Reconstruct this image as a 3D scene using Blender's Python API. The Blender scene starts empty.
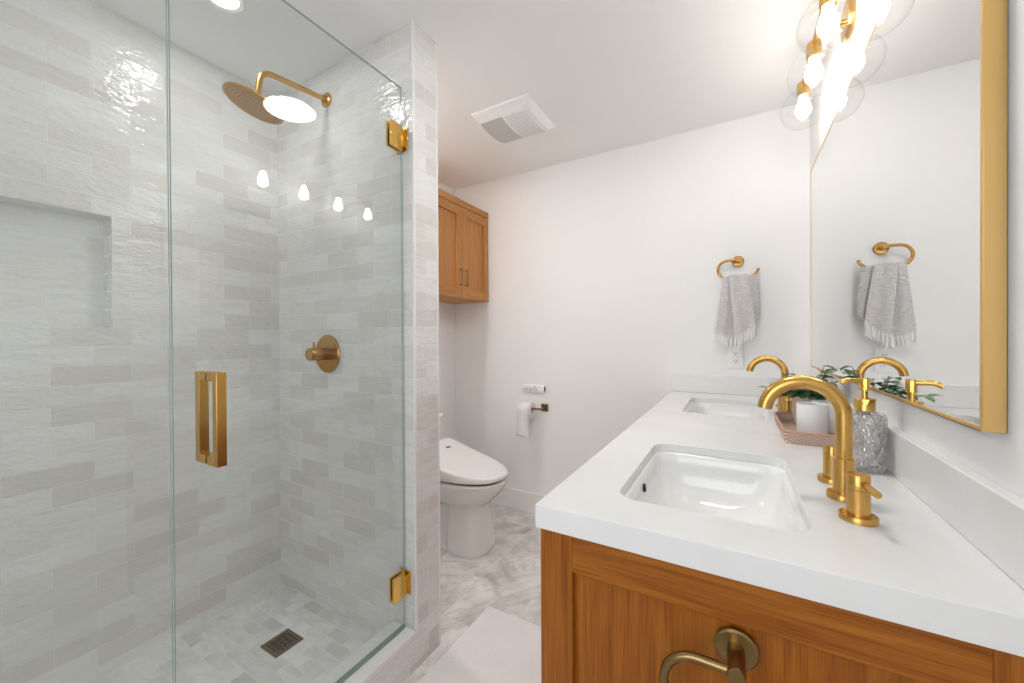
import bpy, bmesh, math, random
from mathutils import Vector, Matrix
random.seed(7)
S = bpy.context.scene
COL = S.collection
PI = math.pi

# ------------------------------------------------------------------ camera
F_PX, YAW, PITCH, ROLL = 386.307, 0.5263, -0.0053, -0.0052
cd = bpy.data.cameras.new('camera')
cd.sensor_width = 36.0
cd.lens = F_PX * 36.0 / 1024.0
cd.clip_start = 0.02
cam = bpy.data.objects.new('camera', cd)
COL.objects.link(cam)
_F = Vector((-math.sin(YAW) * math.cos(PITCH), math.cos(YAW) * math.cos(PITCH), math.sin(PITCH)))
_R = Vector((math.cos(YAW), math.sin(YAW), 0))
_U = _R.cross(_F)
_R2 = _R * math.cos(ROLL) + _U * math.sin(ROLL)
_U2 = _U * math.cos(ROLL) - _R * math.sin(ROLL)
m3 = Matrix((_R2, _U2, -_F)).transposed()
cam.matrix_world = Matrix.Translation((0, 0, 1.24)) @ m3.to_4x4()
S.camera = cam

# ------------------------------------------------------------------ world, exposure
w = bpy.data.worlds.new('daylight')
S.world = w
w.use_nodes = True
w.node_tree.nodes['Background'].inputs[0].default_value = (0.93, 0.97, 1.0, 1)
w.node_tree.nodes['Background'].inputs[1].default_value = 3.0
S.view_settings.view_transform = 'Standard'
S.view_settings.look = 'None'
S.view_settings.gamma = 1
S.view_settings.use_curve_mapping = False
S.view_settings.exposure = 0.5
BULB_STRENGTH = 21.0
DOWNLIGHT_STRENGTH = 38.0
try:
    S.cycles.max_bounces = 14
    S.cycles.diffuse_bounces = 10
    S.cycles.glossy_bounces = 6
    S.cycles.transparent_max_bounces = 24
    S.cycles.caustics_reflective = False
    S.cycles.caustics_refractive = False
    S.cycles.sample_clamp_indirect = 12.0
    S.cycles.use_denoising = True
except Exception:
    pass

# room dimensions (metres; camera stands at x = y = 0)
XR, XL, YB, YF, H = 0.322, -1.949, 2.451, -0.75, 2.436
XP, YP0, YP1 = -1.044, 1.07, 1.204          # tiled partition: end face, near face, far face
XG = -1.097                                 # shower glass
CZ = 0.931                                  # counter top
ZS = 0.052                                  # shower floor
# added fill window in the unseen wall behind the camera
WX0, WX1, WZ0, WZ1 = -1.0, 0.15, 0.75, 2.15
pl = bpy.data.lights.new('added_window_portal', 'AREA')
pl.shape = 'RECTANGLE'; pl.size = WX1 - WX0; pl.size_y = WZ1 - WZ0
pl.cycles.is_portal = True  # guides sky light in through the added, unseen window
po = bpy.data.objects.new('added_window_portal', pl)
po.location = ((WX0 + WX1) / 2, YF - 0.06, (WZ0 + WZ1) / 2)
po.rotation_euler = (PI / 2, 0, 0)
COL.objects.link(po)

# ------------------------------------------------------------------ materials
def srgb(r, g, b):
    def f(c):
        c /= 255.0
        return c / 12.92 if c <= 0.04045 else ((c + 0.055) / 1.055) ** 2.4
    return (f(r), f(g), f(b), 1)

class NT:
    def __init__(s, name):
        s.m = bpy.data.materials.new(name)
        s.m.use_nodes = True
        s.t = s.m.node_tree
        s.b = s.t.nodes['Principled BSDF']
        s.out = s.t.nodes['Material Output']
    def n(s, typ, **k):
        x = s.t.nodes.new(typ)
        for a, v in k.items(): setattr(x, a, v)
        return x
    def l(s, a, b): s.t.links.new(a, b)
    def put(s, sock, v):
        if isinstance(v, bpy.types.NodeSocket): s.l(v, sock)
        else: sock.default_value = v
    def math(s, op, a, b=None, c=None, clamp=False):
        x = s.n('ShaderNodeMath', operation=op); x.use_clamp = clamp
        s.put(x.inputs[0], a)
        if b is not None: s.put(x.inputs[1], b)
        if c is not None: s.put(x.inputs[2], c)
        return x.outputs[0]
    def xyz(s, x, y, z):
        c = s.n('ShaderNodeCombineXYZ')
        for i, v in enumerate((x, y, z)): s.put(c.inputs[i], v)
        return c.outputs[0]
    def noise(s, vec, scale, detail=3, rough=0.5, dist=0.0):
        x = s.n('ShaderNodeTexNoise')
        if vec is not None: s.l(vec, x.inputs['Vector'])
        x.inputs['Scale'].default_value = scale; x.inputs['Detail'].default_value = detail
        x.inputs['Roughness'].default_value = rough; x.inputs['Distortion'].default_value = dist
        return x.outputs['Fac']
    def ramp(s, fac, stops):
        x = s.n('ShaderNodeValToRGB'); s.l(fac, x.inputs[0])
        e = x.color_ramp.elements
        while len(e) < len(stops): e.new(0.5)
        for i, (p, c) in enumerate(stops):
            e[i].position = p; e[i].color = c
        return x.outputs[0]
    def mixc(s, fac, a, b, blend='MIX'):
        x = s.n('ShaderNodeMix', data_type='RGBA', blend_type=blend)
        s.put(x.inputs[0], fac); s.put(x.inputs[6], a); s.put(x.inputs[7], b)
        return x.outputs[2]
    def bump(s, h, strength, dist):
        x = s.n('ShaderNodeBump'); s.l(h, x.inputs['Height'])
        x.inputs['Strength'].default_value = strength; x.inputs['Distance'].default_value = dist
        s.l(x.outputs[0], s.b.inputs['Normal'])
    def set(s, **k):
        for a, v in k.items():
            s.put(s.b.inputs[a.replace('_', ' ')], v)
        return s

def plain(name, col, rough=0.5, metal=0.0, coat=0.0, nscale=0, nstr=0.0, spec=0.5):
    t = NT(name)
    t.set(Base_Color=col, Roughness=rough, Metallic=metal)
    t.b.inputs['Coat Weight'].default_value = coat
    t.b.inputs['Specular IOR Level'].default_value = spec
    if nscale:
        o = t.n('ShaderNodeTexCoord').outputs['Object']
        t.bump(t.noise(o, nscale, 4), nstr, 0.002)
    return t.m

def emit(name, col, strength):
    t = NT(name)
    e = t.n('ShaderNodeEmission'); e.inputs[0].default_value = col; e.inputs[1].default_value = strength
    t.l(e.outputs[0], t.out.inputs[0])
    return t.m

def thin_glass(name, tint, f0=0.04, rough=0.0, edge=1.0):
    t = NT(name)
    tr = t.n('ShaderNodeBsdfTransparent'); tr.inputs[0].default_value = tint
    gl = t.n('ShaderNodeBsdfGlossy'); gl.inputs['Roughness'].default_value = rough
    lw = t.n('ShaderNodeLayerWeight'); lw.inputs[0].default_value = 0.5
    f5 = t.math('POWER', lw.outputs['Facing'], 5.0)
    fr = t.math('MULTIPLY_ADD', f5, (1 - f0) * edge, f0)
    mx = t.n('ShaderNodeMixShader')
    t.l(fr, mx.inputs[0]); t.l(tr.outputs[0], mx.inputs[1]); t.l(gl.outputs[0], mx.inputs[2])
    t.l(mx.outputs[0], t.out.inputs[0])
    return t.m

def tile_mat(name, L, h, u0, v0, stops, grout, wall=True, off=0.5, rough=0.12, gw=0.0011, vein=None, bump_s=0.5, wob=0.0035, fine=0.6):
    t = NT(name)
    g = t.n('ShaderNodeNewGeometry')
    sp = t.n('ShaderNodeSeparateXYZ'); t.l(g.outputs['Position'], sp.inputs[0])
    if wall:
        sn = t.n('ShaderNodeSeparateXYZ'); t.l(g.outputs['True Normal'], sn.inputs[0])
        isx = t.math('GREATER_THAN', t.math('ABSOLUTE', sn.outputs[0]), 0.5)
        mx = t.n('ShaderNodeMix', data_type='FLOAT')
        t.l(isx, mx.inputs[0]); t.l(sp.outputs[0], mx.inputs[2]); t.l(sp.outputs[1], mx.inputs[3])
        u = mx.outputs[0]; v = sp.outputs[2]
        side = t.math('MULTIPLY', isx, 53.0)
    else:
        u = sp.outputs[0]; v = sp.outputs[1]; side = 0.0
    vr = t.math('DIVIDE', t.math('SUBTRACT', v, v0), h)
    row = t.math('FLOOR', vr)
    par = t.math('FLOORED_MODULO', row, 2.0)
    ur = t.math('ADD', t.math('DIVIDE', t.math('SUBTRACT', u, u0), L), t.math('MULTIPLY', par, off))
    colm = t.math('FLOOR', ur)
    fu = t.math('MULTIPLY', t.math('SUBTRACT', ur, colm), L)
    fv = t.math('MULTIPLY', t.math('SUBTRACT', vr, row), h)
    e1 = t.math('MINIMUM', fu, t.math('SUBTRACT', L, fu))
    e2 = t.math('MINIMUM', fv, t.math('SUBTRACT', h, fv))
    ed = t.math('MINIMUM', e1, e2)
    mask = t.math('DIVIDE', t.math('SUBTRACT', ed, gw * 0.5), gw, clamp=True)
    wn = t.n('ShaderNodeTexWhiteNoise', noise_dimensions='3D')
    t.l(t.xyz(colm, row, side), wn.inputs['Vector'])
    val = wn.outputs['Value']
    ws = t.n('ShaderNodeSeparateColor'); t.l(wn.outputs['Color'], ws.inputs[0])
    c = t.ramp(val, stops)
    # streaks inside a tile
    sv = t.xyz(t.math('MULTIPLY_ADD', val, 31.0, t.math('MULTIPLY', u, 9.0)), t.math('MULTIPLY', v, 60.0 if wall else 22.0), t.math('MULTIPLY', row, 3.1))
    st = t.noise(sv, 1.0, 4, 0.6, 0.6)
    if vein:
        c = t.mixc(t.math('MULTIPLY', t.math('SUBTRACT', st, 0.42), vein[1], clamp=True), c, vein[0])
    else:
        c = t.mixc(t.math('MULTIPLY', t.math('SUBTRACT', st, 0.4), 0.8, clamp=True), c, (0.58, 0.55, 0.515, 1))
    c = t.mixc(mask, grout, c)
    t.set(Base_Color=c)
    t.put(t.b.inputs['Roughness'], t.math('MULTIPLY_ADD', t.math('SUBTRACT', 1.0, mask), 0.5, rough))
    # height: each tile tilted a little, wavy glaze, sunk joints
    tx = t.math('MULTIPLY', t.math('SUBTRACT', ws.outputs[0], 0.5), t.math('MULTIPLY', fu, wob * 5))
    ty = t.math('MULTIPLY', t.math('SUBTRACT', ws.outputs[1], 0.5), t.math('MULTIPLY', fv, wob * 12))
    wv = t.noise(t.xyz(t.math('MULTIPLY', u, 0.55), v, t.math('MULTIPLY', val, 9.0)), 26.0, 3, 0.55)
    wf = t.noise(t.xyz(t.math('MULTIPLY', u, 0.5), v, t.math('MULTIPLY', val, 5.0)), 75.0, 2, 0.5)
    hh = t.math('ADD', t.math('ADD', tx, ty), t.math('MULTIPLY', wv, wob * 0.55))
    hh = t.math('ADD', hh, t.math('MULTIPLY', wf, wob * 0.16 * fine))
    hh = t.math('ADD', hh, t.math('MULTIPLY', mask, 0.0006))
    t.bump(hh, bump_s, 1.0)
    return t.m

def wood_mat(name, grain, dark, mid, light, rough=0.4):
    t = NT(name)
    o = t.n('ShaderNodeTexCoord').outputs['Object']
    mp = t.n('ShaderNodeMapping'); t.l(o, mp.inputs[0])
    sc = [85.0, 85.0, 85.0]; sc['xyz'.index(grain)] = 3.0
    mp.inputs['Scale'].default_value = sc
    n1 = t.noise(mp.outputs[0], 1.0, 5, 0.6, 0.8)
    mp2 = t.n('ShaderNodeMapping'); t.l(o, mp2.inputs[0])
    sc2 = [380.0, 380.0, 380.0]; sc2['xyz'.index(grain)] = 9.0
    mp2.inputs['Scale'].default_value = sc2
    n2 = t.noise(mp2.outputs[0], 1.0, 3, 0.6)
    mix = t.math('ADD', t.math('MULTIPLY', n1, 0.65), t.math('MULTIPLY', n2, 0.35))
    c = t.ramp(mix, [(0.32, dark), (0.5, mid), (0.66, light)])
    t.set(Base_Color=c, Roughness=rough)
    t.b.inputs['Specular IOR Level'].default_value = 0.35
    t.bump(n2, 0.12, 0.001)
    return t.m

def gold_mat(name, col, rough, brush=None):
    t = NT(name)
    t.set(Base_Color=col, Metallic=1.0, Roughness=rough)
    if brush:
        o = t.n('ShaderNodeTexCoord').outputs['Object']
        mp = t.n('ShaderNodeMapping'); t.l(o, mp.inputs[0]); mp.inputs['Scale'].default_value = brush
        nz = t.noise(mp.outputs[0], 1.0, 3)
        t.put(t.b.inputs['Roughness'], t.math('MULTIPLY_ADD', nz, 0.07, rough - 0.03))
    return t.m

M = {}
M['paint'] = plain('warm_white_paint', (0.885, 0.884, 0.882, 1), 0.55, nscale=180, nstr=0.06)
M['ceil'] = plain('ceiling_paint', (0.88, 0.877, 0.872, 1), 0.8, nscale=150, nstr=0.05)
M['trim'] = plain('white_trim_paint', (0.84, 0.84, 0.83, 1), 0.35, nscale=60, nstr=0.03)
M['zellige'] = tile_mat('glazed_wall_tile', 0.2, 0.0665, 0.035, 0.0935,
    [(0.0, (0.69, 0.665, 0.635, 1)), (0.22, (0.735, 0.715, 0.695, 1)), (0.42, (0.775, 0.765, 0.755, 1)), (0.75, (0.80, 0.795, 0.785, 1)), (1.0, (0.83, 0.825, 0.82, 1))],
    (0.80, 0.79, 0.785, 1), wob=0.010, bump_s=0.8, fine=1.7)
M['mosaic'] = tile_mat('marble_mosaic', 0.1, 0.05, 0.02, 0.01,
    [(0.0, (0.62, 0.62, 0.61, 1)), (0.15, (0.73, 0.73, 0.72, 1)), (0.6, (0.82, 0.815, 0.80, 1)), (1.0, (0.87, 0.865, 0.85, 1))],
    (0.82, 0.81, 0.80, 1), wall=False, rough=0.3, gw=0.0016, vein=((0.48, 0.48, 0.48, 1), 1.6), wob=0.0008)

def floor_marble():
    t = NT('veined_marble_floor')
    g = t.n('ShaderNodeNewGeometry').outputs['Position']
    sp = t.n('ShaderNodeSeparateXYZ'); t.l(g, sp.inputs[0])
    x, y = sp.outputs[0], sp.outputs[1]
    L, W = 0.61, 0.305
    r = t.math('DIVIDE', t.math('SUBTRACT', x, 0.07), W); row = t.math('FLOOR', r)
    c = t.math('ADD', t.math('DIVIDE', t.math('SUBTRACT', y, 0.12), L), t.math('MULTIPLY', t.math('FLOORED_MODULO', row, 2.0), 0.5)); cl = t.math('FLOOR', c)
    fu = t.math('MULTIPLY', t.math('FRACT', r), W); fv = t.math('MULTIPLY', t.math('FRACT', c), L)
    ed = t.math('MINIMUM', t.math('MINIMUM', fu, t.math('SUBTRACT', W, fu)), t.math('MINIMUM', fv, t.math('SUBTRACT', L, fv)))
    mask = t.math('DIVIDE', t.math('SUBTRACT', ed, 0.0006), 0.001, clamp=True)
    wn = t.n('ShaderNodeTexWhiteNoise', noise_dimensions='2D'); t.l(t.xyz(row, cl, 0.0), wn.inputs['Vector'])
    p = t.xyz(t.math('MULTIPLY_ADD', wn.outputs['Value'], 13.0, x), t.math('MULTIPLY_ADD', wn.outputs['Value'], 7.0, y), 0.0)
    warp = t.noise(p, 2.6, 6, 0.62, 0.9)
    v1 = t.math('SUBTRACT', 1.0, t.math('MULTIPLY', t.math('ABSOLUTE', t.math('SUBTRACT', warp, 0.5)), 9.0), clamp=True)
    big = t.noise(p, 3.4, 3, 0.5)
    v1 = t.math('MULTIPLY', v1, t.math('MULTIPLY', t.math('SUBTRACT', big, 0.36), 3.0, clamp=True))
    cloud = t.noise(p, 5.0, 5, 0.65, 1.2)
    c0 = t.ramp(cloud, [(0.3, (0.70, 0.665, 0.64, 1)), (0.5, (0.79, 0.765, 0.75, 1)), (0.7, (0.84, 0.825, 0.815, 1))])
    c1 = t.mixc(t.math('MULTIPLY', v1, 0.8), c0, (0.31, 0.285, 0.27, 1))
    q = t.xyz(t.math('MULTIPLY', t.math('ADD', sp.outputs[0], t.math('ADD', y, wn.outputs['Value'])), 0.9), t.math('MULTIPLY', t.math('SUBTRACT', x, t.math('MULTIPLY', y, 0.75)), 2.6), wn.outputs['Value'])
    fine = t.noise(q, 2.2, 7, 0.62, 0.5)
    v2 = t.math('SUBTRACT', 1.0, t.math('MULTIPLY', t.math('ABSOLUTE', t.math('SUBTRACT', fine, 0.5)), 22.0), clamp=True)
    c2 = t.mixc(t.math('MULTIPLY', v2, 0.36), c1, (0.36, 0.335, 0.315, 1))
    c3 = t.mixc(mask, (0.68, 0.655, 0.64, 1), c2)
    t.set(Base_Color=c3, Roughness=0.28)
    return t.m
M['floor'] = floor_marble()

def quartz():
    t = NT('white_quartz')
    g = t.n('ShaderNodeTexCoord').outputs['Object']
    nz = t.noise(g, 2.5, 5, 0.6, 1.5)
    c = t.ramp(nz, [(0.35, (0.77, 0.77, 0.77, 1)), (0.6, (0.81, 0.81, 0.81, 1))])
    t.set(Base_Color=c, Roughness=0.22)
    return t.m
M['quartz'] = quartz()
M['porcelain'] = plain('white_porcelain', (0.82, 0.82, 0.815, 1), 0.08, coat=0.3)
M['seat_plastic'] = plain('white_seat_plastic', (0.85, 0.845, 0.84, 1), 0.3)
M['seat_gap_shade'] = plain('painted_seat_shade', (0.02, 0.02, 0.022, 1), 0.6)  # near black for shade painted into the gap below the toilet lid
M['print_and_shade'] = plain('grey_print_and_shade', (0.12, 0.12, 0.11, 1), 0.5)  # print on the toilet lid, and painted shade below the tank lid
GOLD = (0.62, 0.365, 0.105, 1)
M['gold'] = gold_mat('brushed_gold', GOLD, 0.26)
M['gold_polish'] = gold_mat('polished_gold', (0.80, 0.50, 0.13, 1), 0.16)
M['gold_satin'] = gold_mat('satin_gold', (0.74, 0.49, 0.19, 1), 0.36)
M['aged_brass'] = gold_mat('aged_brass', (0.30, 0.20, 0.085, 1), 0.28)
M['antique_gold'] = gold_mat('antique_gold', (0.47, 0.255, 0.075, 1), 0.25)
M['spray'] = gold_mat('speckled_spray_plate', (0.50, 0.33, 0.17, 1), 0.42)
M['bronze'] = gold_mat('dark_bronze', (0.24, 0.165, 0.095, 1), 0.36)
for _g, _n in (('x', 'crosswise'), ('y', 'lengthwise'), ('z', 'upright')):
    M['oak_' + _g] = wood_mat('honey_oak_' + _n, _g, (0.36, 0.145, 0.036, 1), (0.51, 0.225, 0.066, 1), (0.62, 0.30, 0.10, 1))
    M['amber_' + _g] = wood_mat('amber_oak_' + _n, _g, (0.18, 0.043, 0.0025, 1), (0.31, 0.092, 0.005, 1), (0.41, 0.145, 0.011, 1))  # deeper copy of the same oak, dimmer light put into its colour
M['glass'] = thin_glass('clear_shower_glass', (0.968, 0.982, 0.976, 1), 0.04)
M['glass_edge'] = plain('green_glass_edge', (0.44, 0.53, 0.515, 1), 0.12)
M['globe'] = thin_glass('clear_globe_glass', (0.992, 0.992, 0.992, 1), 0.03, 0.0, 0.8)
M['sweep'] = thin_glass('clear_vinyl_sweep', (0.80, 0.84, 0.80, 1), 0.04, 0.1)
M['bulb'] = emit('lit_bulb', (1.0, 0.945, 0.87, 1), BULB_STRENGTH)
M['shower_light'] = emit('lit_shower_light', (1.0, 0.97, 0.94, 1), 76.0)
M['alcove_fill'] = emit('added_alcove_fill', (1.0, 0.985, 0.965, 1), 210.0)
M['downlight'] = emit('lit_downlight', (1.0, 0.97, 0.93, 1), DOWNLIGHT_STRENGTH)
def mirror():
    t = NT('silvered_mirror')
    t.set(Base_Color=(0.88, 0.89, 0.885, 1), Metallic=1.0, Roughness=0.0)
    return t.m
M['mirror'] = mirror()

def towel_mat():
    t = NT('grey_crinkle_cloth')
    o = t.n('ShaderNodeTexCoord').outputs['Object']
    mp = t.n('ShaderNodeMapping'); t.l(o, mp.inputs[0]); mp.inputs['Scale'].default_value = (0.35, 1.0, 1.0)
    n1 = t.noise(mp.outputs[0], 150.0, 3, 0.5, 1.0)
    c = t.ramp(n1, [(0.3, (0.64, 0.62, 0.62, 1)), (0.7, (0.84, 0.825, 0.825, 1))])
    t.set(Base_Color=c, Roughness=0.95)
    t.b.inputs['Specular IOR Level'].default_value = 0.1
    t.bump(n1, 1.0, 0.009)
    return t.m
M['towel'] = towel_mat()
M['fringe'] = plain('white_cotton_fringe', (0.86, 0.855, 0.85, 1), 0.95)
M['paper'] = plain('white_tissue', (0.84, 0.835, 0.83, 1), 0.95, nscale=120, nstr=0.15)

def rattan():
    t = NT('woven_rattan')
    o = t.n('ShaderNodeTexCoord').outputs['Object']
    sp = t.n('ShaderNodeSeparateXYZ'); t.l(o, sp.inputs[0])
    a = t.math('ADD', sp.outputs[0], sp.outputs[1])
    g = t.n('ShaderNodeNewGeometry'); sn = t.n('ShaderNodeSeparateXYZ'); t.l(g.outputs['True Normal'], sn.inputs[0])
    flat = t.math('GREATER_THAN', sn.outputs[2], 0.75)
    w1 = t.math('SINE', t.math('MULTIPLY', a, 850.0))
    dif = t.math('MULTIPLY', t.math('SUBTRACT', sp.outputs[0], sp.outputs[1]), flat)
    w2 = t.math('SINE', t.math('MULTIPLY', t.math('ADD', sp.outputs[2], dif), 850.0))
    k = t.math('MULTIPLY_ADD', t.math('MULTIPLY', w1, w2), 0.5, 0.5)
    c = t.ramp(k, [(0.2, (0.22, 0.09, 0.06, 1)), (0.45, (0.56, 0.36, 0.28, 1)), (0.75, (0.84, 0.70, 0.62, 1))])
    t.set(Base_Color=c, Roughness=0.6)
    t.bump(k, 0.8, 0.002)
    return t.m
M['rattan'] = rattan()
M['rattan_edge'] = plain('bent_rattan_cane', (0.52, 0.31, 0.21, 1), 0.5, nscale=90, nstr=0.2)
M['cup'] = plain('matt_white_ceramic', (0.78, 0.78, 0.79, 1), 0.45)
M['pot'] = plain('blush_beige_ceramic', (0.62, 0.47, 0.39, 1), 0.6, nscale=120, nstr=0.1)
M['soil'] = plain('dark_soil', (0.05, 0.035, 0.025, 1), 0.9, nscale=100, nstr=0.8)
def leaf_mat():
    t = NT('variegated_green_leaf')
    g = t.n('ShaderNodeNewGeometry')
    nz = t.noise(g.outputs['Position'], 60.0, 4, 0.6)
    rr = t.math('ADD', t.math('MULTIPLY', nz, 0.75), t.math('MULTIPLY', g.outputs['Random Per Island'], 0.3))
    c = t.ramp(rr, [(0.3, (0.022, 0.06, 0.024, 1)), (0.45, (0.06, 0.155, 0.05, 1)), (0.57, (0.17, 0.31, 0.13, 1)), (0.69, (0.52, 0.60, 0.43, 1))])
    t.set(Base_Color=c, Roughness=0.35)
    return t.m
M['leaf'] = leaf_mat()
M['stem'] = plain('green_stem', (0.09, 0.14, 0.04, 1), 0.5)
def bottle_glass():
    t = NT('hammered_glass')
    o = t.n('ShaderNodeTexCoord').outputs['Object']
    vo = t.n('ShaderNodeTexVoronoi'); t.l(o, vo.inputs['Vector']); vo.inputs['Scale'].default_value = 115.0
    bp = t.n('ShaderNodeBump'); bp.inputs['Strength'].default_value = 1.0; bp.inputs['Distance'].default_value = 0.012
    t.l(vo.outputs['Distance'], bp.inputs['Height'])
    t0 = t.n('ShaderNodeBsdfTransparent'); t0.inputs[0].default_value = (0.985, 0.985, 0.985, 1)
    rf = t.n('ShaderNodeBsdfRefraction'); rf.inputs['IOR'].default_value = 1.25; rf.inputs['Roughness'].default_value = 0.02; t.l(bp.outputs[0], rf.inputs['Normal'])
    tr = t.n('ShaderNodeMixShader'); tr.inputs[0].default_value = 0.12; t.l(t0.outputs[0], tr.inputs[1]); t.l(rf.outputs[0], tr.inputs[2])
    gl = t.n('ShaderNodeBsdfGlossy'); gl.inputs['Roughness'].default_value = 0.05; t.l(bp.outputs[0], gl.inputs['Normal'])
    lw = t.n('ShaderNodeLayerWeight'); lw.inputs[0].default_value = 0.5; t.l(bp.outputs[0], lw.inputs['Normal'])
    fr = t.math('MULTIPLY_ADD', t.math('POWER', lw.outputs['Facing'], 3.0), 0.75, 0.10)
    mx = t.n('ShaderNodeMixShader'); t.l(fr, mx.inputs[0]); t.l(tr.outputs[0], mx.inputs[1]); t.l(gl.outputs[0], mx.inputs[2])
    df = t.n('ShaderNodeBsdfDiffuse'); df.inputs[0].default_value = (0.9, 0.9, 0.9, 1); t.l(bp.outputs[0], df.inputs['Normal'])
    m2 = t.n('ShaderNodeMixShader'); t.l(t.math('MULTIPLY', t.math('SUBTRACT', vo.outputs['Distance'], 0.15), 0.42, clamp=True), m2.inputs[0]); t.l(mx.outputs[0], m2.inputs[1]); t.l(df.outputs[0], m2.inputs[2])
    t.l(m2.outputs[0], t.out.inputs[0])
    return t.m
M['bottle'] = bottle_glass()
def rug_mat():
    t = NT('pale_woven_rug')
    o = t.n('ShaderNodeTexCoord').outputs['Object']
    n1 = t.noise(o, 160.0, 3, 0.6); n2 = t.noise(o, 6.0, 3)
    c = t.ramp(n2, [(0.3, (0.80, 0.77, 0.765, 1)), (0.7, (0.85, 0.825, 0.82, 1))])
    t.set(Base_Color=c, Roughness=0.95)
    t.b.inputs['Specular IOR Level'].default_value = 0.1
    t.bump(n1, 0.5, 0.003)
    return t.m
M['rug'] = rug_mat()
M['white_plastic'] = plain('white_plastic', (0.88, 0.88, 0.875, 1), 0.35)
M['lens_grey'] = plain('frosted_fan_lens', (0.56, 0.56, 0.555, 1), 0.35)
M['black'] = plain('black_slot', (0.015, 0.015, 0.015, 1), 0.6)
M['button'] = plain('grey_button', (0.52, 0.52, 0.52, 1), 0.5)
M['steel'] = plain('brushed_steel', (0.6, 0.6, 0.6, 1), 0.25, 1.0)

# ------------------------------------------------------------------ mesh builder
class MB:
    def __init__(s): s.bm = bmesh.new()
    def _xf(s, verts, mat):
        if mat is not None:
            for v in verts: v.co = mat @ v.co
    def box(s, x0, x1, y0, y1, z0, z1, mat=None):
        vs = [s.bm.verts.new((x, y, z)) for z in (z0, z1) for y in (y0, y1) for x in (x0, x1)]
        for f in ((0, 2, 3, 1), (4, 5, 7, 6), (0, 1, 5, 4), (2, 6, 7, 3), (0, 4, 6, 2), (1, 3, 7, 5)):
            s.bm.faces.new([vs[i] for i in f])
        s._xf(vs, mat); return s
    def loft(s, rings, cap0=True, cap1=True, closed=True):
        R = [[s.bm.verts.new(p) for p in r] for r in rings]
        n = len(R[0])
        for a, b in zip(R[:-1], R[1:]):
            for i in range(n if closed else n - 1):
                j = (i + 1) % n
                s.bm.faces.new((a[i], a[j], b[j], b[i]))
        if cap0: s.bm.faces.new(list(reversed(R[0])))
        if cap1: s.bm.faces.new(R[-1])
        return s
    def ring_at(s, c, t, r, n, up=None):
        t = Vector(t).normalized()
        a = up if up is not None else (Vector((0, 0, 1)) if abs(t.z) < 0.9 else Vector((1, 0, 0)))
        u = t.cross(a).normalized(); v = t.cross(u).normalized()
        return [Vector(c) + u * (r * math.cos(2 * PI * i / n)) + v * (r * math.sin(2 * PI * i / n)) for i in range(n)], v
    def cyl(s, p0, p1, r0, r1=None, n=24, cap=True):
        r1 = r0 if r1 is None else r1
        p0, p1 = Vector(p0), Vector(p1)
        a, _ = s.ring_at(p0, p1 - p0, r0, n); b, _ = s.ring_at(p1, p1 - p0, r1, n)
        return s.loft([a, b], cap, cap)
    def tube(s, pts, r, n=12, cap=True):
        P = [Vector(p) for p in pts]
        rs = r if isinstance(r, (list, tuple)) else [r] * len(P)
        T = []
        for i in range(len(P)):
            a = P[max(i - 1, 0)]; b = P[min(i + 1, len(P) - 1)]
            T.append((b - a).normalized())
        a = Vector((0, 0, 1)) if abs(T[0].z) < 0.9 else Vector((1, 0, 0))
        u = T[0].cross(a).normalized()
        rings = []
        for i in range(len(P)):
            if i: u = (u - T[i] * u.dot(T[i])).normalized()
            v = T[i].cross(u)
            rings.append([P[i] + (u * math.cos(2 * PI * k / n) + v * math.sin(2 * PI * k / n)) * rs[i] for k in range(n)])
        return s.loft(rings, cap, cap)
    def lathe(s, prof, c=(0, 0, 0), axis=(0, 0, 1), n=32, cap0=True, cap1=True):
        ax = Vector(axis).normalized(); c = Vector(c)
        rings = [s.ring_at(c + ax * z, ax, max(r, 1e-5), n)[0] for r, z in prof]
        return s.loft(rings, cap0, cap1)
    def sphere(s, c, r, n=24, m=14, sc=(1, 1, 1)):
        prof = [(r * math.sin(PI * i / m), -r * math.cos(PI * i / m)) for i in range(m + 1)]
        k0 = len(s.bm.verts)
        s.lathe(prof, (0, 0, 0), (0, 0, 1), n)
        s.bm.verts.ensure_lookup_table()
        for v in s.bm.verts[k0:]:
            v.co = Vector((v.co.x * sc[0] + c[0], v.co.y * sc[1] + c[1], v.co.z * sc[2] + c[2]))
        return s
    def build(s, name, mat, parent=None, smooth=35, bevel=0, seg=2, loc=None, weld=True):
        if weld: bmesh.ops.remove_doubles(s.bm, verts=s.bm.verts, dist=1e-6)
        bmesh.ops.recalc_face_normals(s.bm, faces=s.bm.faces)
        me = bpy.data.meshes.new(name)
        s.bm.to_mesh(me); s.bm.free()
        mats = mat if isinstance(mat, (list, tuple)) else [mat]
        for m in mats: me.materials.append(m)
        o = bpy.data.objects.new(name, me)
        COL.objects.link(o)
        if parent is not None: o.parent = parent
        if loc is not None: o.location = loc
        if smooth:
            for p in me.polygons: p.use_smooth = True
            me.set_sharp_from_angle(angle=math.radians(smooth))
        if bevel:
            b = o.modifiers.new('edge', 'BEVEL'); b.width = bevel; b.segments = seg
            b.limit_method = 'ANGLE'; b.angle_limit = math.radians(40)
        return o

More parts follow.
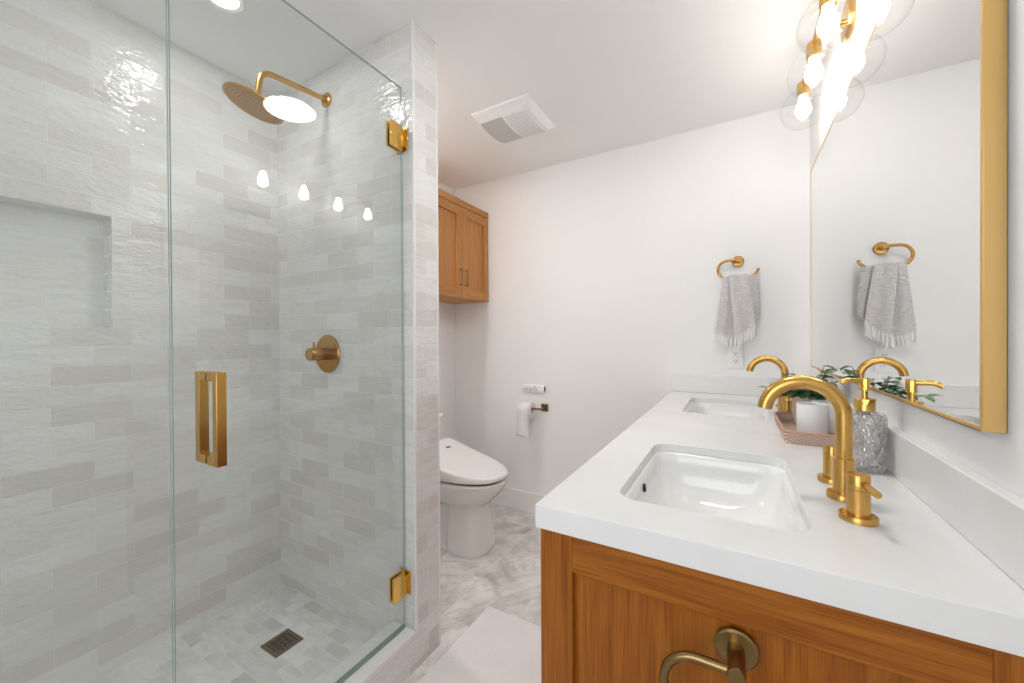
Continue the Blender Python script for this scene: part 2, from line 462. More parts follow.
def tag(o, label=None, cat=None, group=None, kind=None):
    if label: o['label'] = label
    if cat: o['category'] = cat
    if group: o['group'] = group
    if kind: o['kind'] = kind
    return o
def thing(name, loc, label, cat, group=None, rz=0.0):
    o = bpy.data.objects.new(name, None); COL.objects.link(o)
    o.empty_display_size = 0.05
    o.location = loc; o.rotation_euler = (0, 0, rz)
    return tag(o, label, cat, group)
def struct(o, label=None, cat=None): return tag(o, label, cat, kind='structure')
def rrect(cx, cy, w, h, r, z, n=6):
    pts = []
    for (sx, sy, a0) in ((1, 1, 0), (-1, 1, 90), (-1, -1, 180), (1, -1, 270)):
        for i in range(n + 1):
            a = math.radians(a0 + 90 * i / n)
            pts.append(Vector((cx + sx * (w / 2 - r) + r * math.cos(a), cy + sy * (h / 2 - r) + r * math.sin(a), z)))
    return pts
def box_obj(name, b, mat, parent=None, bevel=0, **k):
    return MB().box(*b).build(name, mat, parent, bevel=bevel, smooth=35 if bevel else 0, **k)

# ------------------------------------------------------------------ the setting
struct(box_obj('floor', (XL - 0.1, XR + 0.1, YF - 0.1, YB + 0.1, -0.12, 0.0), M['floor']), 'veined grey and white marble tile floor', 'floor')
struct(box_obj('ceiling', (XL - 0.3, XR + 0.1, YF - 0.1, YB + 0.1, H, H + 0.1), M['ceil']), 'plain white painted ceiling', 'ceiling')
struct(box_obj('wall_back', (XL - 0.1, XR + 0.1, YB, YB + 0.1, 0, H), M['paint']), 'white far wall behind toilet and towel', 'wall')
struct(box_obj('wall_right', (XR, XR + 0.1, YF, YB, 0, H), M['paint']), 'white wall carrying the mirror and vanity light', 'wall')
struct(box_obj('wall_left', (XL - 0.1, XL, YP1, YB, 0, H), M['paint']), 'white wall behind the toilet tank', 'wall')
m = MB()
m.box(XL - 0.1, WX0, YF - 0.1, YF, 0, H); m.box(WX1, XR + 0.1, YF - 0.1, YF, 0, H)
m.box(WX0, WX1, YF - 0.1, YF, 0, WZ0); m.box(WX0, WX1, YF - 0.1, YF, WZ1, H)
struct(m.build('wall_front', M['paint'], smooth=0), 'white wall with added window opening behind the viewpoint', 'wall')
m = MB(); t_ = 0.05
m.box(WX0, WX0 + t_, YF - 0.08, YF - 0.03, WZ0, WZ1); m.box(WX1 - t_, WX1, YF - 0.08, YF - 0.03, WZ0, WZ1)
m.box(WX0 + t_, WX1 - t_, YF - 0.08, YF - 0.03, WZ0, WZ0 + t_); m.box(WX0 + t_, WX1 - t_, YF - 0.08, YF - 0.03, WZ1 - t_, WZ1)
m.box((WX0 + WX1) / 2 - 0.02, (WX0 + WX1) / 2 + 0.02, YF - 0.075, YF - 0.035, WZ0 + t_, WZ1 - t_)
wo = struct(m.build('added_window_1', M['trim'], smooth=0), 'added white framed window behind the viewpoint for fill light', 'window')  # unseen window, added to let in fill light from behind
MB().box(WX0 + t_, WX1 - t_, YF - 0.057, YF - 0.053, WZ0 + t_, WZ1 - t_).build('pane', thin_glass('window_glass', (0.97, 0.97, 0.97, 1)), wo, smooth=0)

# tiled long shower wall with the recessed niche
NY0, NY1, NZ0, NZ1, ND = 0.06, 0.483, 1.29, 1.69, 0.09
m = MB(); T = 0.14
m.box(XL - T, XL, YF, YP0, 0, NZ0); m.box(XL - T, XL, YF, YP0, NZ1, H)
m.box(XL - T, XL, YF, NY0, NZ0, NZ1); m.box(XL - T, XL, NY1, YP0, NZ0, NZ1)
m.box(XL - T, XL - ND, NY0, NY1, NZ0, NZ1)
struct(m.build('wall_shower', M['zellige'], smooth=0), 'glossy pale tiled shower wall with recessed niche', 'wall')
struct(box_obj('wall_partition', (XL - 0.1, XP, YP0, YP1, 0, H), M['zellige']), 'tiled partition wall with shower fittings and narrow end', 'wall')
# shower pan and curb
struct(box_obj('floor_shower', (XL, -1.165, YF, YP0, 0.0, ZS), M['mosaic']), 'marble mosaic shower floor', 'floor')
cb = struct(box_obj('trim_1', (-1.165, XP, YF, YP0, 0.0, 0.118), M['zellige']), 'tiled curb along the shower glass', 'curb')
MB().box(-1.170, XP + 0.002, YF, YP0, 0.118, 0.143).build('curb_top', M['quartz'], cb, bevel=0.003)
m = MB()
m.box(XP - 0.006, XP + 0.0015, YP0 - 0.0015, YP0 + 0.006, 0.143, H)
struct(m.build('trim_2', M['trim'], smooth=0), 'white edge strip on near corner of tiled partition', 'edge trim')
m = MB()
m.box(XP - 0.006, XP + 0.0015, YP1 - 0.006, YP1 + 0.0015, 0.0, H)
struct(m.build('trim_3', M['trim'], smooth=0), 'white edge strip on far corner of tiled partition', 'edge trim')
def baseboard(name, x0, x1, y0, y1, lab):
    struct(box_obj(name, (x0, x1, y0, y1, 0, 0.145), M['trim'], bevel=0.004), lab, 'baseboard')
baseboard('baseboard_back', XL, -0.31, YB - 0.014, YB, 'white baseboard along the far wall')
baseboard('baseboard_left', XL, XL + 0.014, YP1, YB - 0.014, 'white baseboard behind the toilet')

# ------------------------------------------------------------------ recessed ceiling lights and an added alcove fill
def downlight(x, y, r, label, lamp):
    t = thing('recessed_light', (x, y, H), label, 'ceiling light', 'recessed ceiling lights')
    MB().lathe([(r, 0.0), (r + 0.016, 0.0), (r + 0.014, -0.006), (r, -0.004), (r, 0.0)], n=40, cap0=False, cap1=False).build('trim_ring', M['trim'], t)
    MB().lathe([(r - 0.0005, -0.0005), (r - 0.0005, -0.003)], n=40).build('lens', lamp, t)
downlight(-1.54, 0.665, 0.045, 'small round recessed light in ceiling over the shower', M['shower_light'])
downlight(-1.58, 1.335, 0.05, 'added unseen fill light in ceiling behind tiled partition', M['alcove_fill'])  # unseen lamp, added to brighten the toilet corner
downlight(-0.20, 1.16, 0.115, 'wide round recessed light in ceiling before the mirror', M['downlight'])

# ------------------------------------------------------------------ shower glass
def glass_slab(name, y0, y1, z0, z1, parent=None):
    t = 0.004
    mb = MB()
    bm = mb.bm
    mb.box(XG - t, XG + t, y0, y1, z0, z1)
    bm.faces.ensure_lookup_table()
    for f in bm.faces:
        f.normal_update()
        f.material_index = 0 if abs(f.normal.x) > 0.9 else 1
    return mb.build(name, [M['glass'], M['glass_edge']], parent, smooth=0)
YD0, YD1 = 0.367, 1.060
tag(glass_slab('fixed_glass_panel', YF + 0.004, YD0 - 0.004, 0.145, 2.194), 'fixed clear glass shower panel beside the hinged door', 'shower glass')
door = thing('shower_door', (0, 0, 0), 'hinged clear glass shower door with square gold handle', 'shower door')
glass_slab('glass_pane', YD0, YD1, 0.155, 2.194, door)
MB().box(XG - 0.006, XG + 0.006, YD0 + 0.002, YD1, 0.1435, 0.1555).build('door_sweep', M['sweep'], door, smooth=0)
for zc in (1.998, 0.317):
    m = MB()
    for sx in (-1, 1):
        xa, xb = sorted((XG + sx * 0.0042, XG + sx * 0.0125))
        m.box(xa, xb, 0.997, 1.056, zc - 0.046, zc + 0.046)
    hp = m.build('hinge', M['gold_polish'], door, bevel=0.0015)
    MB().box(XG - 0.016, XG + 0.016, 1.0465, 1.0695, zc - 0.030, zc + 0.030).build('knuckle', M['gold_polish'], hp, bevel=0.002)
    MB().box(XG - 0.028, XG + 0.028, 1.0640, 1.0700, zc - 0.044, zc + 0.044).build('wall_leaf', M['gold_polish'], hp, bevel=0.001)
m = MB()
yh, hw = 0.4395, 0.0105
z0, z1 = 0.945, 1.166
for sx in (-1, 1):
    xa, xb = sorted((XG + sx * 0.034, XG + sx * 0.055))
    m.box(xa, xb, yh - hw, yh + hw, z0, z1)
    xc, xd = sorted((XG + sx * 0.0042, XG + sx * 0.0345))
    m.box(xc, xd, yh - hw, yh + hw, z0, z0 + 0.021); m.box(xc, xd, yh - hw, yh + hw, z1 - 0.021, z1)
m.build('pull_handle', M['gold'], door, bevel=0.0012)

# ------------------------------------------------------------------ shower fittings
def arc(c, e1, e2, r, a0, a1, n):
    c, e1, e2 = Vector(c), Vector(e1), Vector(e2)
    return [c + (e1 * math.cos(a0 + (a1 - a0) * i / n) + e2 * math.sin(a0 + (a1 - a0) * i / n)) * r for i in range(n + 1)]
def fillet(pts, r, n=8):
    P = [Vector(p) for p in pts]; out = [P[0]]
    for a, b, c in zip(P[:-2], P[1:-1], P[2:]):
        d1 = (a - b).normalized(); d2 = (c - b).normalized()
        p0 = b + d1 * r; p2 = b + d2 * r
        for i in range(n + 1):
            t = i / n
            out.append(p0 * (1 - t) ** 2 + b * 2 * t * (1 - t) + p2 * t * t)
    return out + [P[-1]]
sx_ = -1.557
sh = thing('rain_shower_head', (sx_, YP0, 2.297), 'round gold rain shower head on an angled wall arm', 'shower head')
MB().lathe([(0.031, 0.0), (0.031, 0.006), (0.026, 0.010), (0.0145, 0.012), (0.0145, 0.022)], axis=(0, -1, 0)).build('flange', M['gold'], sh)
nd = Vector((-0.174, -0.25, -0.95)).normalized()
hc = Vector((0, 0.77 - YP0, 2.12 - 2.297))
neck = hc - nd * 0.028
MB().tube(fillet([(0, -0.008, 0), (0, -0.272, -0.030), tuple(neck)], 0.045, 12), 0.0105, 16).build('arm', M['gold'], sh)
hd = MB().lathe([(0.012, -0.040), (0.016, -0.036), (0.018, -0.022), (0.030, -0.014), (0.094, -0.010), (0.1, -0.006), (0.1, 0.0), (0.097, 0.002)], c=hc, axis=nd, n=56).build('head', M['gold'], sh)
m = MB()
m.lathe([(0.0955, 0.0022), (0.0955, 0.003)], c=hc, axis=nd, n=56)
uu = nd.cross(Vector((0, 0, 1))).normalized(); vv = nd.cross(uu)
for k in range(1, 8):
    for i in range(k * 7):
        a = 2 * PI * i / (k * 7)
        c = hc + (uu * math.cos(a) + vv * math.sin(a)) * (0.0125 * k)
        m.cyl(c + nd * 0.003, c + nd * 0.0055, 0.0022, 0.0014, n=6)
m.build('spray_face', M['spray'], hd)
va = thing('shower_valve', (-1.563, YP0, 1.181), 'round gold shower valve with knob on tiled partition', 'shower valve')
MB().lathe([(0.084, 0.0), (0.084, 0.005), (0.080, 0.009), (0.03, 0.010)], axis=(0, -1, 0), n=48).build('escutcheon', M['antique_gold'], va)
kb = MB().lathe([(0.027, 0.010), (0.027, 0.040), (0.0255, 0.041), (0.0255, 0.043), (0.027, 0.044), (0.027, 0.088), (0.025, 0.091)], axis=(0, -1, 0), n=32).build('knob', M['antique_gold'], va)
MB().tube([(0, -0.066, 0.022), (-0.004, -0.066, 0.052)], 0.0055, 12).build('lever', M['antique_gold'], kb)
dr = thing('shower_drain', (-1.545, 0.85, ZS), 'square bronze slotted drain in mosaic shower floor', 'drain')
m = MB(); d_ = 0.054
m.box(-d_, d_, -d_, -d_ + 0.014, 0, 0.004); m.box(-d_, d_, d_ - 0.014, d_, 0, 0.004)
m.box(-d_, -d_ + 0.014, -d_ + 0.014, d_ - 0.014, 0, 0.004); m.box(d_ - 0.014, d_, -d_ + 0.014, d_ - 0.014, 0, 0.004)
for i in range(4):
    a = -0.04 + 0.01 + i * 0.02
    for j in range(4):
        b = -0.04 + 0.01 + j * 0.02
        if (i + j) % 2: m.box(a - 0.0035, a + 0.0035, b - 0.0105, b + 0.0105, 0, 0.0038)
        else: m.box(a - 0.0105, a + 0.0105, b - 0.0035, b + 0.0035, 0, 0.0036)
m.build('grate', M['bronze'], dr, smooth=0)
MB().box(-0.041, 0.041, -0.041, 0.041, 0.0, 0.001).build('well', M['black'], dr, smooth=0)

# ------------------------------------------------------------------ exhaust fan
fan = thing('exhaust_fan', (-1.045, 1.838, H), 'white square exhaust fan with curved grille on the ceiling', 'exhaust fan')
def fan_z(y):
    return -0.010 - 0.040 * max(0.0, 1 - (y / 0.168) ** 2) ** 0.75
N = 20; a = 0.168
rings = []
for i in range(N + 1):
    y = -a + 2 * a * i / N; z = fan_z(y); ins = 0.018
    rings.append([Vector((-a, y, 0)), Vector((-a, y, -0.008)), Vector((-a + ins, y, z)), Vector((a - ins, y, z)), Vector((a, y, -0.008)), Vector((a, y, 0))])
MB().loft(rings).build('housing', M['white_plastic'], fan, smooth=40)
def fan_patch(name, x0, x1, y0, y1, mat, lift=0.0015):
    rr = []
    for i in range(13):
        y = y0 + (y1 - y0) * i / 12; z = fan_z(y) - lift
        rr.append([Vector((x0, y, z + lift + 0.002)), Vector((x0, y, z)), Vector((x1, y, z)), Vector((x1, y, z + lift + 0.002))])
    return MB().loft(rr).build(name, mat, fan, smooth=40)
fan_patch('light_lens', -0.145, -0.012, -0.115, 0.135, M['lens_grey'])
gp = fan_patch('grille', -0.004, 0.128, -0.115, 0.135, M['white_plastic'])
m = MB()
for i in range(11):
    x = 0.006 + i * 0.0112
    for j in range(16):
        y = -0.105 + j * 0.0153
        z = fan_z(y + 0.004) - 0.0022
        m.box(x, x + 0.0052, y, y + 0.0070, z - 0.0004, z + 0.001)
m.build('vent_holes', M['lens_grey'], gp, smooth=0)

# ------------------------------------------------------------------ wall cabinet over the toilet
cab = thing('wall_cabinet', (XL, YB, 1.525), 'honey oak two-door wall cabinet hung high over toilet', 'cabinet')
cx1, cw, ch = 0.325, 0.640, 0.672            # depth, width, height ; local y runs from -cw to 0
MB().box(0.0, cx1 - 0.022, -cw, -0.002, 0.0, ch).build('carcass', M['oak_z'], cab, bevel=0.001)
MB().box(cx1 - 0.022, cx1, -cw, -0.002, ch - 0.042, ch).build('top_rail', M['oak_y'], cab, bevel=0.001)
def shaker_door(parent, x, y0, y1, z0, z1, fw=0.058, hinge=-1):
    d = MB().box(x - 0.020, x - 0.013, y0 + fw - 0.004, y1 - fw + 0.004, z0 + fw - 0.004, z1 - fw + 0.004).build('door', M['oak_z'], parent, smooth=0)
    for (ya, yb) in ((y0, y0 + fw), (y1 - fw, y1)):
        MB().box(x - 0.021, x, ya, yb, z0, z1).build('stile', M['oak_z'], d, bevel=0.0012)
    for (za, zb) in ((z0, z0 + fw), (z1 - fw, z1)):
        MB().box(x - 0.021, x, y0 + fw, y1 - fw, za, zb).build('rail', M['oak_y'], d, bevel=0.0012)
    return d
def bar_pull(parent, x, y, z0, z1):
    m = MB(); m.cyl((x + 0.022, y, z0 - 0.012), (x + 0.022, y, z1 + 0.012), 0.0042, n=10)
    for z in (z0, z1): m.cyl((x - 0.001, y, z), (x + 0.022, y, z), 0.0042, n=10)
    return m.build('handle', M['aged_brass'], parent)
dm = -0.325
d1 = shaker_door(cab, cx1, -cw + 0.002, dm - 0.0015, 0.002, ch - 0.049)
d2 = shaker_door(cab, cx1, dm + 0.0015, -0.004, 0.002, ch - 0.049)
bar_pull(d1, cx1, dm - 0.030, 0.090, 0.190); bar_pull(d2, cx1, dm + 0.030, 0.090, 0.190)

# ------------------------------------------------------------------ toilet
TY = 1.878
toi = thing('toilet', (XL, TY, 0), 'white toilet with closed bidet lid beside the partition', 'toilet')
def dshape(xb, xf, hw, z, n=40, nose=0.30, e=2.35):
    """closed outline: straight back, half super-ellipse nose toward +x"""
    pts = []; xm = xf - nose if xf - nose > xb else xb + 0.01
    k = n // 2
    for i in range(k + 1):
        a = -PI / 2 + PI * i / k
        c, s_ = math.cos(a), math.sin(a)
        pts.append(Vector((xm + (xf - xm) * abs(c) ** (2 / e), hw * math.copysign(abs(s_) ** (2 / e), s_), z)))
    r = 0.04
    for i in range(6): 
        a = i / 5 * PI / 2
        pts.append(Vector((xb + r - r * math.sin(a), hw - r + r * math.cos(a), z)))
    for i in range(6):
        a = i / 5 * PI / 2
        pts.append(Vector((xb + r - r * math.cos(a), -hw + r - r * math.sin(a), z)))
    return pts
m = MB()
m.loft([dshape(0.47, xf, hw, z, nose=ns, e=ee) for z, xf, hw, ns, ee in
        ((0.0, 0.698, 0.132, 0.14, 2.7), (0.012, 0.704, 0.137, 0.14, 2.7), (0.03, 0.700, 0.134, 0.14, 2.7), (0.20, 0.680, 0.127, 0.13, 2.6), (0.27, 0.674, 0.122, 0.13, 2.6), (0.31, 0.69, 0.120, 0.13, 2.6))])
m.loft([dshape(xb, xf, hw, z, nose=ns) for z, xb, xf, hw, ns in
        ((0.255, 0.36, 0.65, 0.095, 0.16), (0.285, 0.32, 0.695, 0.118, 0.20), (0.33, 0.26, 0.742, 0.150, 0.25), (0.375, 0.22, 0.778, 0.176, 0.28), (0.405, 0.20, 0.793, 0.187, 0.30), (0.420, 0.20, 0.796, 0.188, 0.30), (0.425, 0.205, 0.790, 0.184, 0.30))])
m.loft([rrect(0.30, 0, 0.48, w_, 0.05, z) for z, w_ in ((0.0, 0.235), (0.012, 0.245), (0.03, 0.235), (0.045, 0.16), (0.10, 0.11), (0.30, 0.13), (0.38, 0.26))])
m.build('bowl', M['porcelain'], toi, smooth=50)
MB().loft([dshape(0.22, 0.775, 0.170, z, nose=0.29) for z in (0.4245, 0.441)]).build('seat', M['seat_gap_shade'], toi)  # seat coloured dark in place of the shadow between lid and rim
def lid_top(x):
    t = max(0.0, min(1.0, (0.80 - x) / 0.55))
    return 0.470 + 0.105 * t ** 1.7
out0 = dshape(0.235, 0.800, 0.197, 0, n=56, nose=0.33, e=2.2)
ctr = Vector((0.48, 0, 0))
rings = []
rings.append([Vector((ctr.x + (p.x - ctr.x) * 0.97, p.y * 0.97, 0.438)) for p in out0])
rings.append([Vector((p.x, p.y, 0.443)) for p in out0])
rings.append([Vector((p.x, p.y, lid_top(p.x) - 0.012)) for p in out0])
for s_, dz in ((0.985, 0.004), (0.95, 0.0), (0.85, -0.002), (0.7, -0.003), (0.5, -0.004), (0.3, -0.004), (0.12, -0.004)):
    rings.append([Vector((ctr.x + (p.x - ctr.x) * s_, p.y * s_, lid_top(ctr.x + (p.x - ctr.x) * s_) - dz)) for p in out0])
lid = MB().loft(rings).build('lid', M['seat_plastic'], toi, smooth=50)
# small dark mark printed on the lid
def mark(cx, cy, L, W, parent, f, ang):
    m = MB(); n = 10; vs = []
    for i in range(n):
        a = 2 * PI * i / n
        x = L * math.cos(a); y = W * math.sin(a)
        xx = cx + x * math.cos(ang) - y * math.sin(ang); yy = cy + x * math.sin(ang) + y * math.cos(ang)
        vs.append((xx, yy))
    m.loft([[Vector((x, y, f(x) - 0.001)) for x, y in vs], [Vector((x, y, f(x) + 0.004)) for x, y in vs]])
    return m.build('printed_mark', M['print_and_shade'], parent, smooth=0)
mark(0.345, 0.060, 0.010, 0.024, lid, lid_top, 0.0)
tk = MB().loft([rrect(0.115, 0, 0.20 - 0.01 * k, 0.357 - 0.02 * k, 0.04, z) for z, k in ((0.36, 1.5), (0.40, 0.5), (0.55, 0), (0.700, 0))]).build('tank', M['porcelain'], toi, smooth=40)
MB().loft([rrect(0.115, 0, 0.19, 0.347, 0.04, z) for z in (0.699, 0.706)]).build('tank_gap_shade', M['print_and_shade'], tk)  # thin dark band painting in the shadow under the tank lid
MB().loft([rrect(0.117, 0, w_, h_, 0.042, z) for z, w_, h_ in ((0.705, 0.212, 0.368), (0.709, 0.218, 0.374), (0.728, 0.218, 0.374), (0.736, 0.208, 0.364), (0.738, 0.19, 0.345))]).build('tank_lid', M['porcelain'], toi, smooth=50)

# bidet remote on the far wall
rm = thing('remote_control', (-1.243, YB, 0.893), 'white wall remote for the bidet above toilet paper', 'remote control')
MB().box(-0.086, 0.086, -0.022, -0.001, -0.024, 0.024).build('body', M['white_plastic'], rm, bevel=0.004)
for i, x in enumerate((-0.066, -0.044, -0.022, 0.0, 0.024)):
    MB().box(x - 0.007, x + 0.007, -0.0235, -0.0215, -0.014, 0.004).build('button', M['button'], rm, bevel=0.001)
MB().box(0.008, 0.018, -0.0235, -0.0215, 0.009, 0.016).build('indicator', M['black'], rm, smooth=0)
MB().box(0.0855, 0.0875, -0.018, -0.004, -0.015, 0.018).build('side_button', M['black'], rm, smooth=0)

# toilet paper holder and roll
hold = thing('toilet_paper_holder', (-1.160, YB, 0.762), 'bronze toilet paper holder with square plate on far wall', 'toilet paper holder')
MB().box(-0.026, 0.026, -0.008, -0.0005, -0.026, 0.026).build('plate', M['bronze'], hold, bevel=0.002)
m = MB()
m.tube(fillet([(0, -0.006, 0), (0, -0.075, 0), (-0.178, -0.075, 0)], 0.014, 6), 0.0075, 12)
m.cyl((-0.176, -0.075, 0), (-0.184, -0.075, 0), 0.0095, n=14)
m.build('arm', M['bronze'], hold)
rl = thing('toilet_paper_roll', (-1.270, YB - 0.075, 0.748), 'white toilet paper roll with loose sheet hanging on holder', 'toilet paper')
MB().lathe([(0.0215, -0.05), (0.056, -0.05), (0.057, -0.048), (0.057, 0.048), (0.056, 0.05), (0.0215, 0.05), (0.0215, -0.05)], axis=(1, 0, 0), n=48, cap0=False, cap1=False).build('roll', M['paper'], rl)
m = MB(); rr = []
for i in range(15):
    t = i / 14
    if t < 0.3:
        a = PI / 2 + (t / 0.3) * PI / 2
        y, z = 0.0578 * math.cos(a), 0.0578 * math.sin(a)
    else:
        y, z = -0.0578 + 0.004 * math.sin((t - 0.3) * 6), -(t - 0.3) / 0.7 * 0.175
    rr.append([Vector((-0.049, y, z)), Vector((0.0 , y - 0.002 * math.sin(t * 5), z)), Vector((0.049, y, z))])
m.loft(rr, False, False, closed=False)
shh = m.build('hanging_sheet', M['paper'], rl, smooth=60)
sm = shh.modifiers.new('thickness', 'SOLIDIFY'); sm.thickness = 0.0008; sm.offset = 1

# ------------------------------------------------------------------ floor rug
rug = tag(MB().loft([rrect(-0.715, 0.60, 0.555, 1.765, 0.01, z) for z in (0.0, 0.006, 0.008)]).build('bath_rug', M['rug'], smooth=0), 'pale flat bath rug on marble floor before the vanity', 'rug')

# ------------------------------------------------------------------ vanity
VX0, VY0, VY1 = -0.327, 0.646, YB
van = thing('vanity_cabinet', (-0.305, 0.668, 0), 'long oak vanity cabinet in shade-darkened tone under the white counter', 'vanity cabinet')
vw, vl, vh = XR + 0.305 - 0.002, YB - 0.668 - 0.016, 0.887
MB().box(0.02, vw, 0.021, vl, 0.09, 0.70).build('carcass', M['amber_z'], van, smooth=0)
m = MB(); m.box(0.02, 0.04, 0.021, vl, 0.70, vh); m.box(vw - 0.02, vw, 0.021, vl, 0.70, vh); m.box(0.04, vw - 0.02, vl - 0.02, vl, 0.70, vh)
m.build('upper_frame', M['amber_y'], van, smooth=0)
MB().box(0.07, vw, 0.06, vl, 0.0, 0.09).build('toe_kick', M['amber_y'], van, smooth=0)
# near end panel, shaker framed, faces the viewpoint
ex0, ex1, fw = -0.019, vw, 0.064
ep = MB().box(ex0 + 0.01, ex1 - 0.002, 0.008, 0.020, 0.07, vh - 0.004).build('end_panel', M['amber_z'], van, smooth=0)
for xa, xb in ((ex0, ex0 + fw), (ex1 - fw, ex1)):
    MB().box(xa, xb, -0.006, 0.0205, 0.06, vh).build('stile', M['amber_z'], ep, bevel=0.0012)
for za, zb in ((vh - 0.073, vh), (0.06, 0.06 + fw)):
    MB().box(ex0 + fw, ex1 - fw, -0.006, 0.0205, za, zb).build('rail', M['amber_x'], ep, bevel=0.0012)
# drawers and doors on the long front
def front_panel(name, y0, y1, z0, z1, fw=0.05):
    d = MB().box(-0.008, 0.020, y0 + 0.004, y1 - 0.004, z0 + 0.004, z1 - 0.004).build(name, M['amber_z'], van, smooth=0)
    for (ya, yb) in ((y0, y0 + fw), (y1 - fw, y1)):
        MB().box(-0.019, 0.0195, ya, yb, z0, z1).build('stile', M['amber_z'], d, bevel=0.0012)
    for (za, zb) in ((z0, z0 + fw), (z1 - fw, z1)):
        MB().box(-0.019, 0.0195, y0 + fw, y1 - fw, za, zb).build('rail', M['amber_y'], d, bevel=0.0012)
    return d
pw = (vl - 0.024) / 4
def vpull(parent, x, y, z0, z1):
    m = MB(); m.cyl((x - 0.024, y, z0 - 0.015), (x - 0.024, y, z1 + 0.015), 0.005, n=10)
    for z in (z0, z1): m.cyl((x + 0.001, y, z), (x - 0.024, y, z), 0.005, n=10)
    m.build('handle', M['gold'], parent)
for i in range(4):
    d = front_panel('door', 0.0225 + i * pw, 0.0225 + (i + 1) * pw - 0.003, 0.10, vh - 0.004)
    y = 0.0225 + (i + 1) * pw - 0.03 if i % 2 == 0 else 0.0225 + i * pw + 0.028
    vpull(d, -0.019, y, 0.62, 0.76)

# counter with two sink cut-outs
SINKS = ((-0.050, 0.984, 0.313, 0.458), (-0.044, 2.000, 0.320, 0.466))
def flat_fill(bm, loops):
    edges = []; vs_all = []
    for lp in loops:
        vs = [bm.verts.new(p) for p in lp]; vs_all.append(vs)
        for i in range(len(vs)): edges.append(bm.edges.new((vs[i], vs[(i + 1) % len(vs)])))
    bmesh.ops.triangle_fill(bm, use_beauty=True, use_dissolve=False, edges=edges)
    return vs_all
m = MB()
x0, x1, y0, y1 = VX0, XR, VY0, YB
outer = [Vector((x0, y0, CZ)), Vector((x1, y0, CZ)), Vector((x1, y1, CZ)), Vector((x0, y1, CZ))]
holes = [rrect(cx, cy, w_, h_, 0.045, CZ, 8) for cx, cy, w_, h_ in SINKS]
V = flat_fill(m.bm, [outer] + holes)
zb = CZ - 0.043
low = [m.bm.verts.new((p.x, p.y, zb)) for p in outer]
for i in range(4):
    j = (i + 1) % 4
    m.bm.faces.new((V[0][i], V[0][j], low[j], low[i]))
inn = [m.bm.verts.new(p) for p in ((x0 + 0.03, y0 + 0.03, zb), (x1 - 0.001, y0 + 0.03, zb), (x1 - 0.001, y1 - 0.001, zb), (x0 + 0.03, y1 - 0.001, zb))]
for i in range(4):
    j = (i + 1) % 4
    m.bm.faces.new((low[i], low[j], inn[j], inn[i]))
for hv in V[1:]:
    b = [m.bm.verts.new((v.co.x, v.co.y, CZ - 0.022)) for v in hv]
    n = len(hv)
    for i in range(n):
        m.bm.faces.new((hv[i], hv[(i + 1) % n], b[(i + 1) % n], b[i]))
ct = m.build('countertop', M['quartz'], None, smooth=30, bevel=0.004, seg=3)
tag(ct, 'thick white quartz countertop with two sink cut-outs', 'countertop')
# upstands: one along the mirror wall, one along the far wall
tag(MB().box(XR - 0.02, XR - 0.0005, VY0, YB - 0.0205, CZ + 0.0005, CZ + 0.1).build('backsplash', M['quartz'], None, bevel=0.002), 'long white quartz backsplash below the mirror', 'backsplash')
tag(MB().box(VX0, XR - 0.0005, YB - 0.02, YB - 0.0005, CZ + 0.0005, CZ + 0.1).build('backsplash', M['quartz'], None, bevel=0.002), 'short white quartz backsplash on far wall under towel', 'backsplash')

def sink(cx, cy, w_, h_, label):
    t = thing('sink', (cx, cy, CZ - 0.0225), label, 'sink', 'undermount sinks')
    prof = [(0.010, 0.0, 0.052), (-0.004, -0.0005, 0.050), (-0.008, -0.004, 0.05), (-0.010, -0.03, 0.055), (-0.016, -0.075, 0.065), (-0.032, -0.108, 0.08), (-0.070, -0.128, 0.085), (-0.13, -0.138, 0.06)]
    rings = [rrect(0, 0, w_ + 2 * d, h_ + 2 * d, min(r, (w_ + 2 * d) / 2 - 0.001), z, 8) for d, z, r in prof]
    b = MB().loft(rings, False, True)
    o = b.build('basin', M['porcelain'], t, smooth=60)
    MB().lathe([(0.030, -0.1378), (0.030, -0.1355), (0.026, -0.134), (0.004, -0.1345)], n=32).build('drain', M['gold'], t)
    MB().lathe([(0.010, 0.0), (0.010, 0.004), (0.007, 0.005)], c=(-w_ / 2 + 0.010, -0.01, -0.032), axis=(1, 0, 0.12), n=20).build('overflow', M['black'], t)
sink(*SINKS[0], 'near white undermount sink in front of the tall gold faucet')
sink(*SINKS[1], 'far white undermount sink nearest the towel wall')

# faucets
def faucet(x, y, label, hs=0.101):
    t = thing('faucet', (x, y, CZ), label, 'faucet', 'gold widespread faucets')
    m = MB()
    m.lathe([(0.0265, 0.0), (0.0265, 0.010), (0.0255, 0.0115), (0.0172, 0.012), (0.0172, 0.078), (0.0162, 0.079)], n=36)
    zc = 0.157; rc = 0.064
    path = [Vector((0, 0, 0.07)), Vector((0, 0, 0.12))] + arc((-rc, 0, zc), (1, 0, 0), (0, 0, 1), rc, 0, PI * 0.965, 26)
    m.tube(path, 0.0134, 24)
    m.build('spout', M['gold'], t)
    for s_ in (-1, 1):
        hb = MB().lathe([(0.0262, 0.0), (0.0262, 0.009), (0.0252, 0.0105), (0.0162, 0.011), (0.0162, 0.0525), (0.0154, 0.053), (0.0154, 0.0545), (0.0162, 0.055), (0.0162, 0.077), (0.0155, 0.078)], c=(0, s_ * hs, 0), n=36).build('handle', M['gold'], t)
        MB().tube([(0.004, s_ * (hs + 0.010), 0.066), (0.012, s_ * (hs + 0.055), 0.0635)], 0.0056, 14).build('lever', M['gold'], hb)
    return t
faucet(0.178, 0.960, 'near gold gooseneck faucet with two lever handles')
faucet(0.178, 2.000, 'far gold gooseneck faucet behind the rattan tray')

